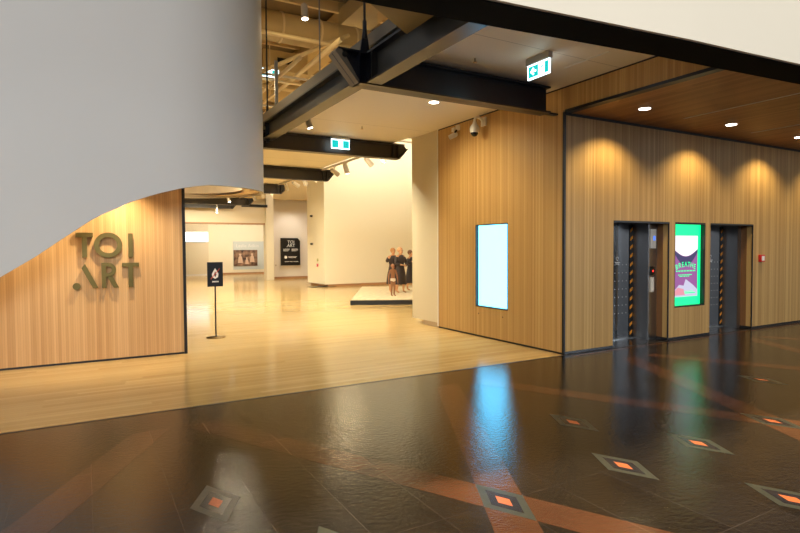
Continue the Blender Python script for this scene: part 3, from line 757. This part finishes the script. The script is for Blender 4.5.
letter([[(-6.34,1.45), (-6.385,1.385), (-6.245,1.095), (-6.175,1.095)]])
MB().prism([(TX(-6.45)+.05*math.cos(a*PI/12), -.045, .125+.05*math.sin(a*PI/12)) for a in range(24)], (0, .05, 0)).build('full_stop', 'brass', t)
q = ring(-6.045, 1.355, .105, .048, -PI/2, PI/2, 20)
for p in ([(-6.13,1.09), (-6.07,1.09), (-6.07,1.46), (-6.13,1.46)], [(-6.07,1.403), (-6.045,1.403), (-6.045,1.46), (-6.07,1.46)], [(-6.07,1.25), (-6.045,1.25), (-6.045,1.307), (-6.07,1.307)], [(-6.06,1.255), (-5.99,1.268), (-5.905,1.09), (-5.975,1.09)]):
    q.prism([(TX(x), -.045, z-1.0) for x, z in p], (0, .05, 0))
q.build('letter', 'brass', t)
letter([[(-5.86,1.395), (-5.63,1.395), (-5.63,1.455), (-5.86,1.455)], [(-5.777,1.09), (-5.713,1.09), (-5.713,1.395), (-5.777,1.395)]])

# ------------------------------------------------------------------ white lit screen on the middle wall
t = thing('display_screen', 'blank glowing white portrait screen in black frame on the timber wall', 'screen', (0, 1.735, .56))
W2_, HH = .90, 1.515
q = MB().box((-.004, -.45, -.005), (.11, .45, .018)).box((-.004, -.45, HH-.018), (.11, .45, HH)).box((-.004, .436, .018), (.11, .45, HH-.018)).box((-.004, -.45, .018), (.11, -.436, HH-.018)); q.build('frame', 'black', t)
MB().box((.055, -.436, .018), (.11, .436, HH-.018)).build('screen_panel', 'screen', t)
for y, lb in ((2.1, 'left'), (1.42, 'right')):
    MB().tube((-.004, y, .43), (0, y, .43), .012, n=10).build('wall_stud', 'banner', label='tiny dark stud below the %s corner of the blank screen' % lb, cat='stud')

# ------------------------------------------------------------------ green poster screen
t = thing('poster_screen', 'portrait screen showing a green poster reading BREATHE between the two lifts', 'screen', (3.16, .0, .565))
w, h = .45, 1.515
q = MB().box((-w, .0, 0), (w, .10, .025)).box((-w, 0, h-.035), (w, .10, h)).box((-w, 0, .025), (-w+.012, .10, h-.035)).box((w-.03, 0, .025), (w, .10, h-.035)).box((-w, .1, 0), (w, .12, h)); q.build('frame', 'blackp', t)
x0, x1, z0, z1 = -w+.012, w-.03, .025, h-.035
MB().box((x0, .075, z0), (x1, .1, z1)).build('screen_panel', 'green_s', t)
px0, px1, pz0, pz1 = x0+.07, x1-.085, z0+.15, z1-.2
MB().box((px0, .0745, pz0), (px1, .075, pz1)).build('poster_image', 'purple', t)
cxp = (px0+px1)/2; q = MB()
top = [(px0, pz1), (px1, pz1)]; arc = [(px1-(px1-px0)*i/12, pz1-.24-.13*math.sin(PI*i/12)) for i in range(13)]
MB().prism([(x, .0742, z) for x, z in [(px0, pz1), (px1, pz1)]+arc], (0, -.0004, 0)).build('white_disc', 'white_s', t)
arc2 = [(px0+(px1-px0)*i/12, pz1-.25-.13*math.sin(PI*i/12)) for i in range(13)]; arc3 = [(x, z-.05-.12*math.sin(PI*i/12)) for i, (x, z) in enumerate(arc2)][::-1]
MB().prism([(x, .0742, z) for x, z in arc2+arc3], (0, -.0004, 0)).build('dark_arc', 'dpurp', t)
word = 'BREATHE'
for i, ch in enumerate(word):
    u = (i-3)/3; x = cxp + u*.255; z = pz0+.50+.045*(1-u*u)
    text_mesh('poster_letter', ch, 'green_s', .13, frame_mtx((x, .0725, z), (math.cos(u*.25), 0, -math.sin(u*.25)), (math.sin(u*.25), 0, math.cos(u*.25))), t, .0006)
q = MB(); x = px0+.07
while x < px1-.07: q.box((x, .0735, pz0+.455), (x+.025, .0742, pz0+.48)); x += .045
q.build('text_line', 'green_s', t)
for zz, a, b in ((.39, .13, .5), (.365, .17, .46), (-.075, .1, .5)):
    x = px0+a; q = MB()
    while x < px0+b: w_ = random.uniform(.02, .05); q.box((x, .0735, pz0+zz), (x+w_, .0742, pz0+zz+.014)); x += w_+.012
    q.build('text_line', 'green_s', t)
q = MB(); q.box((px0+.07, .0735, pz0+.055), (px1-.06, .0742, pz0+.075)); q.box((px0+.07, .0735, pz0+.09), (px1-.12, .0742, pz0+.10))
q.build('text_block', 'green_s', t)
q = MB().prism([(px0, .0741, pz0), (px1, .0741, pz0), (px1, .0741, pz0+.12), (px1-.12, .0741, pz0+.2), (cxp, .0741, pz0+.32), (cxp-.06, .0741, pz0+.2), (px0+.16, .0741, pz0+.22), (px0, .0741, pz0+.1)], (0, -.0003, 0)); q.build('pale_shape', 'pale_s', t)
q = MB().prism([(px0+.02, .0737, pz0+.03), (cxp-.02, .0737, pz0+.03), (cxp-.06, .0737, pz0+.14), (px0+.12, .0737, pz0+.17), (px0+.02, .0737, pz0+.1)], (0, -.0003, 0)); q.build('pink_shape', 'pinks', t)

# ------------------------------------------------------------------ lifts
def lift(n, a, b, fx, y1, y2, panel):
    """a,b opening; fx = x of the steel side lining; y1 = front of steel frame; y2 = door plane"""
    d = MB().box((a, y2, .012), (fx, y2+.03, EH)).build('door_%d' % n, 'ssd', kind='structure')
    MB().box((fx, y1, 0), (fx+.02, y2+.06, EH)).build('side_lining', 'ssl', d)
    MB().box((fx+.02, y1, 0), (b, y1+.03, EH)).build('frame_face', 'ss', d)
    MB().box((a, y2-.05, 0), (fx, y2+.02, .012)).build('sill', 'ss', d)
    # hazard strip on the door's leading edge
    hx0, hx1 = fx-.09, fx-.004
    MB().box((hx0, y2-.012, .012), (hx1, y2, EH-.03)).build('hazard_strip', 'blackp', d, label='black and orange hazard striped edge strip')
    q = MB(); z = .05
    while z < EH-.14: q.prism([(hx0+.008, y2-.0125, z), (hx1-.008, y2-.0125, z+.045), (hx1-.008, y2-.0125, z+.10), (hx0+.008, y2-.0125, z+.055)], (0, -.001, 0)); z += .155
    q.build('orange_stripes', 'hazy', d)
    q = MB()
    for r in range(7):
        for c in range(4): q.tube((fx-.47+c*.1, y2, .46+r*.145), (fx-.47+c*.1, y2-.002, .46+r*.145), .008, n=8)
    q.build('dot_markings', 'dot', d)
    q = MB(); cx_, cz = fx-.41, 1.44
    for i in range(10):
        a0, a1 = i*PI/6, (i+1)*PI/6
        q.prism([(cx_+.035*math.cos(a0), y2-.001, cz+.035*math.sin(a0)), (cx_+.035*math.cos(a1), y2-.001, cz+.035*math.sin(a1)), (cx_+.026*math.cos(a1), y2-.001, cz+.026*math.sin(a1)), (cx_+.026*math.cos(a0), y2-.001, cz+.026*math.sin(a0))], (0, -.001, 0))
    q.box((cx_-.06, y2-.002, cz-.075), (cx_+.07, y2, cz-.06)).box((cx_-.04, y2-.002, cz-.1), (cx_+.05, y2, cz-.088)); q.build('door_symbol', 'dot', d)
    return d
d1 = lift(1, E1[0], E1[1], 2.305, .236, .556, True)
lift(2, E2[0], E2[1], 5.085, .234, .54, False)
t = thing('lift_sign', 'white lift sign plate with small blue mark on the steel frame of the left lift', 'sign', (2.41, .226, 1.62))
MB().box((-.07, -.02, 0), (.07, .01, .34)).build('plate', 'white_p', t); MB().box((-.01, -.022, .14), (.05, -.02, .22)).build('blue_mark', 'blue_s', t)
t = thing('lift_call_panel', 'slim lift call panel with red light on the steel frame of the left lift', 'call panel', (2.41, .226, .85))
MB().box((-.035, -.012, 0), (.035, .01, .26)).build('plate', 'white_p', t)
MB().box((-.045, -.015, .29), (.045, .01, .45)).build('indicator_panel', 'blackp', t); MB().tube((.0, -.018, .37), (.0, -.015, .37), .018, n=12).build('red_lamp', 'red_led', t)
t = thing('fire_call_point', 'small red and white fire call point on the timber wall right of the lifts', 'fire alarm', (5.47, 0, 1.335))
MB().box((-.07, -.055, 0), (.07, 0, .14)).build('body', 'redp', t); MB().box((-.045, -.06, .025), (.045, -.055, .115)).build('glass_panel', 'print_w', t)

# ------------------------------------------------------------------ dome camera and small emergency light on the middle wall
t = thing('dome_camera', 'white dome security camera on a curved arm high on the timber wall', 'security camera', (0, 1.93, 3.93))
MB().box((-.03, -.06, -.08), (0, .06, .08)).build('wall_plate', 'white_p', t)
MB().path([(-.02, 0, 0), (-.09, .0, .05), (-.15, .0, .07), (-.2, .0, .05), (-.22, .0, 0), (-.22, .0, -.04)], .024).build('arm', 'white_p', t)
MB().lathe([(.075, -.20), (.085, -.17), (.085, -.11), (.07, -.08), (.04, -.04), (.03, 0)], (-.22, .0, -.02), 24).build('housing', 'white_p', t)
MB().ball((-.22, .0, -.22), .068, 20).build('dome', 'blackp', t)
t = thing('wall_spotlight', 'small twin fitting high on the timber wall left of the dome camera', 'light fitting', (0, 2.72, 3.92))
MB().box((-.04, -.05, .0), (0, .05, .1)).build('wall_box', 'white_p', t)
MB().box((-.03, .12, 0), (0, .2, .08)).build('wall_box', 'white_p', t)
MB().tube((-.05, 0, 0), (-.09, 0, -.05), .02).build('joint', 'blackp', t)
MB().tube((-.06, .03, -.08), (-.14, .12, -.13), .05, .045).ball((-.06, .03, -.08), .05).build('lamp_can', 'white_p', t)

# ------------------------------------------------------------------ sign on a stand
t = thing('sign_stand', 'black notice on a thin pole with round base standing on the timber floor', 'sign stand', (-4.24, 4.57, 0))
MB().lathe([(.17, 0), (.17, .012), (.03, .02)], n=32).build('base', 'brassd', t)
MB().tube((0,0,.015), (0,0,1.0), .014, n=12).build('pole', 'rodd', t)
MB().box((-.14, -.02, .955), (.14, .0, 1.41)).build('sign_board', 'charcoal', t)
q = MB(); q.prism([(.0, -.022, 1.30), (.035, -.022, 1.24), (.06, -.022, 1.19), (.05, -.022, 1.13), (0, -.022, 1.10), (-.05, -.022, 1.13), (-.06, -.022, 1.19), (-.035, -.022, 1.24)], (0, -.001, 0)); q.build('drop_symbol', 'print_w', t)
MB().prism([(.0, -.024, 1.24), (.022, -.024, 1.18), (0, -.024, 1.13), (-.022, -.024, 1.18)], (0, -.001, 0)).build('symbol_centre', 'charcoal', t)
MB().prism([(-.085, -.025, 1.10), (-.078, -.025, 1.09), (.085, -.025, 1.285), (.078, -.025, 1.295)], (0, -.001, 0)).build('red_slash', 'print_r', t)
q = MB(); x = -.055
while x < .055: q.box((x, -.022, 1.035), (x+.012, -.02, 1.06)); x += .017
q.build('wording', 'print_w', t)

# ------------------------------------------------------------------ plinth and sculpture group
t = thing('plinth', 'low black edged plinth with pale sandy top under the sculptures', 'plinth', (.36, 8.62, 0), math.radians(-29))
MB().box((0, 0, 0), (5.6, 5.6, .13)).build('base', 'banner', t)
MB().box((.02, .02, .13), (5.58, 5.58, .15)).build('top', 'sand', t)

def skinmesh(name, verts, edges, m, parent, sub=2):
    me = bpy.data.meshes.new(name); me.from_pydata([v[:3] for v in verts], edges, []); me.update()
    o = bpy.data.objects.new(name, me); C.objects.link(o)
    s = o.modifiers.new('skin', 'SKIN'); s.use_smooth_shade = True
    if not me.skin_vertices: 
        bpy.context.view_layer.objects.active = o
        me.skin_vertices_new() if hasattr(me, 'skin_vertices_new') else None
    ly = me.skin_vertices[0].data
    for i, v in enumerate(verts):
        r = v[3]; ly[i].radius = r if isinstance(r, tuple) else (r, r)
        ly[i].use_root = (i == 0)
    ss = o.modifiers.new('sub', 'SUBSURF'); ss.levels = sub; ss.render_levels = sub
    dg = bpy.context.evaluated_depsgraph_get(); dg.update()
    nm = bpy.data.meshes.new_from_object(o.evaluated_get(dg)); nm.name = name
    bpy.data.objects.remove(o)
    nm.materials.clear(); nm.materials.append(M[m])
    for p in nm.polygons: p.use_smooth = True
    o = bpy.data.objects.new(name, nm); C.objects.link(o); o.parent = parent
    return o

def figure(loc, rz, h, label, larm, rarm, skin='skin', hair='hair', robe=True, step=.05, head_turn=0):
    """standing figure facing -y locally; larm/rarm: (elbow, hand) positions as fractions of height"""
    t = thing('sculpture_figure', label, 'sculpture', loc, rz)
    H = h; sc = lambda p: (p[0]*H, p[1]*H, p[2]*H)
    V = []; Ed = []
    def v(x, y, z, r): V.append((x*H, y*H, z*H, r*H if not isinstance(r, tuple) else (r[0]*H, r[1]*H))); return len(V)-1
    pel = v(0, 0, .53, (.075, .06)); wa = v(0, 0, .62, (.065, .05)); ch = v(0, 0, .74, (.085, .06)); nk0 = v(0, 0, .82, .04); nk = v(0, -.005, .855, .03)
    hd0 = v(0, -.012, .885, (.042, .045)); hd1 = v(0, -.012, .93, (.048, .055)); hd2 = v(0, -.005, .975, (.035, .04))
    Ed += [(pel, wa), (wa, ch), (ch, nk0), (nk0, nk), (nk, hd0), (hd0, hd1), (hd1, hd2)]
    nose = v(0, -.062, .915, .009); Ed.append((hd1, nose))
    for s, (el, ha) in ((-1, larm), (1, rarm)):
        sh = v(s*.105, 0, .80, .032); e = v(el[0], el[1], el[2], .024); mid = v((el[0]+ha[0])/2, (el[1]+ha[1])/2, (el[2]+ha[2])/2, .021); wr = v(*ha, .015)
        Ed += [(nk0, sh), (sh, e), (e, mid), (mid, wr)]
        d = (Vector(ha)-Vector(el)).normalized(); side = Vector((0,0,1)).cross(d); side = side.normalized() if side.length > .1 else Vector((1,0,0))
        pm = Vector(ha)+d*.025; pa = v(*pm, (.017, .012)); Ed.append((wr, pa))
        for k in range(4):
            o_ = side*(k-1.5)*.0085; f1 = v(*(pm+d*.028+o_), .0055); f2 = v(*(pm+d*(.046-.004*abs(k-1.4))+o_-Vector((0,0,.006))), .0045); Ed += [(pa, f1), (f1, f2)]
        th = v(*(Vector(ha)+d*.02+side*(-s)*.024), .0055); Ed.append((wr, th))
    for s in (-1, 1):
        hp = v(s*.045, 0, .49, .05); kn = v(s*.05, -.01-(s*step), .28, .034); cf = v(s*.052, .0-(s*step), .2, .033); an = v(s*.052, .01-(s*step), .045, .021); ft = v(s*.058, -.05-(s*step), .02, .019); to = v(s*.06, -.075-(s*step), .015, .014)
        Ed += [(pel, hp), (hp, kn), (kn, cf), (cf, an), (an, ft), (ft, to)]
    body = skinmesh('body', V, Ed, skin, t)
    # hair
    q = MB().ball((0, .012*H, .95*H), .062*H, 16, 1, 1.05, 1.0); q.build('hair', hair, t)
    q = MB(); 
    for s in (-1, 1): q.ball((s*.018*H, -.066*H, .935*H), .006*H, 8)
    q.build('eyes', 'blackp', t)
    q = MB().box((-.015*H, -.066*H, .893*H), (.015*H, -.058*H, .899*H)); q.build('mouth', 'redp', t)
    q = MB()
    for s in (-1, 1): q.ball((s*.052*H, -.005*H, .925*H), .012*H, 8, .5, 1, 1.4)
    q.build('ears', skin, t)
    if robe:
        q = MB().lathe([(.155*H, .19*H), (.145*H, .30*H), (.13*H, .42*H), (.105*H, .53*H), (.088*H, .62*H), (.105*H, .70*H), (.11*H, .77*H), (.075*H, .825*H), (.04*H, .84*H)], n=28, sy=.74)
        for i, vv in enumerate(q.v):
            a = math.atan2(vv[1], vv[0]); k = max(0, (.55*H-vv[2])/(.55*H)); f = 1+.07*k*math.sin(a*9)
            q.v[i] = (vv[0]*f, vv[1]*f, vv[2])
        q.build('robe', 'robe', t)
        for s, (el, ha) in ((-1, larm), (1, rarm)):
            m_ = [(ha[i]*.75+el[i]*.25) for i in range(3)]
            VV = [(s*.085*H, 0, .795*H, .045*H), (s*.12*H, 0, .76*H, .045*H), (el[0]*H, el[1]*H, el[2]*H, .04*H), (m_[0]*H, m_[1]*H, m_[2]*H, .04*H)]
            skinmesh('sleeve', VV, [(0,1), (1,2), (2,3)], 'robe', t)
    else:
        q = MB().lathe([(.055*H, .455*H), (.088*H, .48*H), (.09*H, .53*H), (.078*H, .56*H)], n=20, sy=.8); q.build('shorts', 'pants', t)
    return t
figure((2.86, 10.05, .15), .25, 1.52, 'sculpted adult in a long dark robe with one arm across the waist', ((-.17, -.03, .64), (-.06, -.12, .62)), ((.17, -.03, .64), (.03, -.13, .60)), hair='skin')
figure((2.80, 10.45, .15), -.1, 1.50, 'sculpted ginger haired adult in dark clothes with a raised hand, left of the group', ((-.17, -.05, .70), (-.13, -.12, .80)), ((.13, -.05, .66), (.06, -.13, .76)), hair='hairg')
figure((2.02, 9.05, .15), .1, 1.0, 'sculpted bare child in pale shorts standing in front of the dark robed adults', ((-.16, 0, .63), (-.17, -.02, .46)), ((.16, 0, .63), (.17, -.02, .46)), skin='skinb', hair='skinb', robe=False, step=0)
figure((3.70, 10.8, .15), .5, 1.42, 'sculpted dark robed adult half hidden by the pale column', ((-.16, -.04, .66), (-.09, -.12, .74)), ((.16, -.03, .64), (.05, -.12, .64)), hair='hair')

# ------------------------------------------------------------------ light
# soffit downlights
for x in (-1.34, .89, 3.12, 5.36, 7.6, 9.8):
    if x > 0: spot('lamp_soffit', (x, -.60, 3.66), (x, -.42, 0), 120, 128, .6, (1, .77, .38), .03)
spot('lamp_ceiling', (-1.25, 1.68, 4.04), (-1.1, 1.68, 0), 60, 110, .6, (1, .82, .6))
# warm wash on the middle wall
spot('lamp_wash', (-1.9, 2.2, 4.0), (0, 1.9, 1.7), 250, 100, .8, (1, .84, .53), .12)
# wash on lettering wall, from behind the white bulkhead
spot('lamp_letter', (-5.85, 2.62, 2.75), (-5.95, 3.15, .7), 150, 115, 1.0, (1, .82, .54), .05)
spot('lamp_letter2', (-7.2, 2.75, 2.6), (-7.3, 3.1, .6), 90, 120, .9, (1, .82, .54), .05)
spot('lamp_drum', (-4.3, 3.05, 2.9), (-4.35, 3.5, 0), 45, 120, .7, (1, .85, .62), .04)
l = bpy.data.lights.new('fill_recess', 'POINT'); l.energy = 22; l.color = (1, .85, .62); l.shadow_soft_size = .03  # added point fill for the glow inside the bulkhead recess
o = bpy.data.objects.new('fill_recess', l); C.objects.link(o); o.location = (-4.25, 3.2, 2.84)
# gallery: area fills and spots
for y in (5.15, 9.8, 14.2, 20.2):      # added strip fills, hidden behind each steel beam so none shows mirrored
    area('fill_gallery', (-1.45, y+.40, 4.02), (-1.45, y+.40, 0), 330, 2.5, .36, (1, .91, .67))
area('fill_gallery_high', (5.5, 9.0, 8.2), (5.5, 10, 0), 520, 6, 6, (1, .93, .74))  # added area fill in the unseen upper gallery
area('fill_gallery_wall', (5.5, 12.0, 7.8), (6.0, 16.2, 2.6), 700, 7, 1, (1, .95, .76))  # added out of view to brighten the gallery wall
area('fill_far_wall', (4.0, 20.8, 7.5), (4.0, 23.5, 1.5), 150, 4, 1, (1, .88, .74))  # added out of view, lights the pale far wall
area('lamp_farroom', (2.4, 28, 3.3), (2.4, 30.9, 1.2), 230, 5, 1, (1, .90, .72))
spot('lamp_sculpt', (-.02, 6.6, 3.85), (2.6, 9.8, .8), 160, 50, .5, (1, .82, .58))
spot('lamp_banner', (3.4, 21.8, 4.6), (3.5, 23.4, 1.5), 140, 70, .7, (1, .92, .8))
# upper void: added point fills, mostly away from any fitting
for x, y, z, e in ((-2.05, 5.6, 6.4, 22), (-1.3, 8.6, 5.0, 26), (1.5, 11.5, 5.0, 60), (-1.5, 16, 5.0, 60), (-4.5, 8.0, 5.8, 40), (-2.5, 12.5, 5.0, 55)):
    l = bpy.data.lights.new('fill_void', 'POINT'); l.energy = e; l.color = (1, .78, .46); l.shadow_soft_size = .12
    o = bpy.data.objects.new('fill_void', l); C.objects.link(o); o.location = (x, y, z)
area('fill_bulkhead', (-10, -15, 7), (-7, 2.3, 4), 1450, 9, 5, (1, .975, .95))  # added fill aimed at the white bulkhead, standing in for unseen atrium windows
area('fill_fascia', (2, -11, 8), (3, -3, 4.5), 210, 6, 4, (1, .92, .78))  # added warm fill to brighten the cream fascia
area('lamp_atrium_low', (15, -15, 2.6), (8, 0, .8), 400, 4, 2.5, (.80, .90, 1))
# atrium daylight from above and behind
sun = bpy.data.lights.new('daylight_sun', 'SUN'); sun.energy = 6.5; sun.angle = math.radians(3.5); sun.color = (1, .94, .86)
o = bpy.data.objects.new('daylight_sun', sun); C.objects.link(o); o.rotation_euler = Vector((.05, .0, -1)).to_track_quat('-Z', 'Y').to_euler()
wld = bpy.data.worlds.new('daylight'); SC.world = wld; wld.use_nodes = True
bg = wld.node_tree.nodes['Background']; bg.inputs[1].default_value = .30
wn_ = wld.node_tree; tc_ = wn_.nodes.new('ShaderNodeTexCoord'); sx_ = wn_.nodes.new('ShaderNodeSeparateXYZ'); rp_ = wn_.nodes.new('ShaderNodeValToRGB')
wn_.links.new(tc_.outputs['Generated'], sx_.inputs[0]); wn_.links.new(sx_.outputs[2], rp_.inputs[0]); wn_.links.new(rp_.outputs[0], bg.inputs[0])
e_ = rp_.color_ramp.elements; e_[0].position = 0; e_[0].color = (.1, .1, .1, 1); q_ = e_.new(.01); q_.color = (1.7, 1.95, 2.15, 1); e_[1].position = .45; e_[1].color = (.75, .80, .86, 1)
q_ = e_.new(.2); q_.color = (1.6, 1.85, 2.05, 1)

# ------------------------------------------------------------------ camera
cd = bpy.data.cameras.new('camera'); cam = bpy.data.objects.new('camera', cd); C.objects.link(cam)
cd.sensor_width = 36; cd.sensor_fit = 'HORIZONTAL'; cd.lens = 552.977*36/800; cd.clip_start = .05; cd.clip_end = 200
r = Vector((.8689857, -.4948030, -.0058242)); u = Vector((.0214564, .0259183, .9994338)); fw = Vector((.4943718, .8686186, -.0331393))
mw = Matrix.Identity(4)
for i in range(3): mw[i][0] = r[i]; mw[i][1] = u[i]; mw[i][2] = -fw[i]
mw.translation = Vector((-6.3342, -6.0827, 1.65)); cam.matrix_world = mw
SC.camera = cam
SC.view_settings.view_transform = 'Standard'; SC.view_settings.look = 'None'; SC.view_settings.gamma = 1; SC.view_settings.exposure = 0
SC.view_settings.use_curve_mapping = False
SC.cycles.use_denoising = True
SC.cycles.max_bounces = 8; SC.cycles.diffuse_bounces = 5; SC.cycles.glossy_bounces = 5; SC.cycles.sample_clamp_indirect = 6
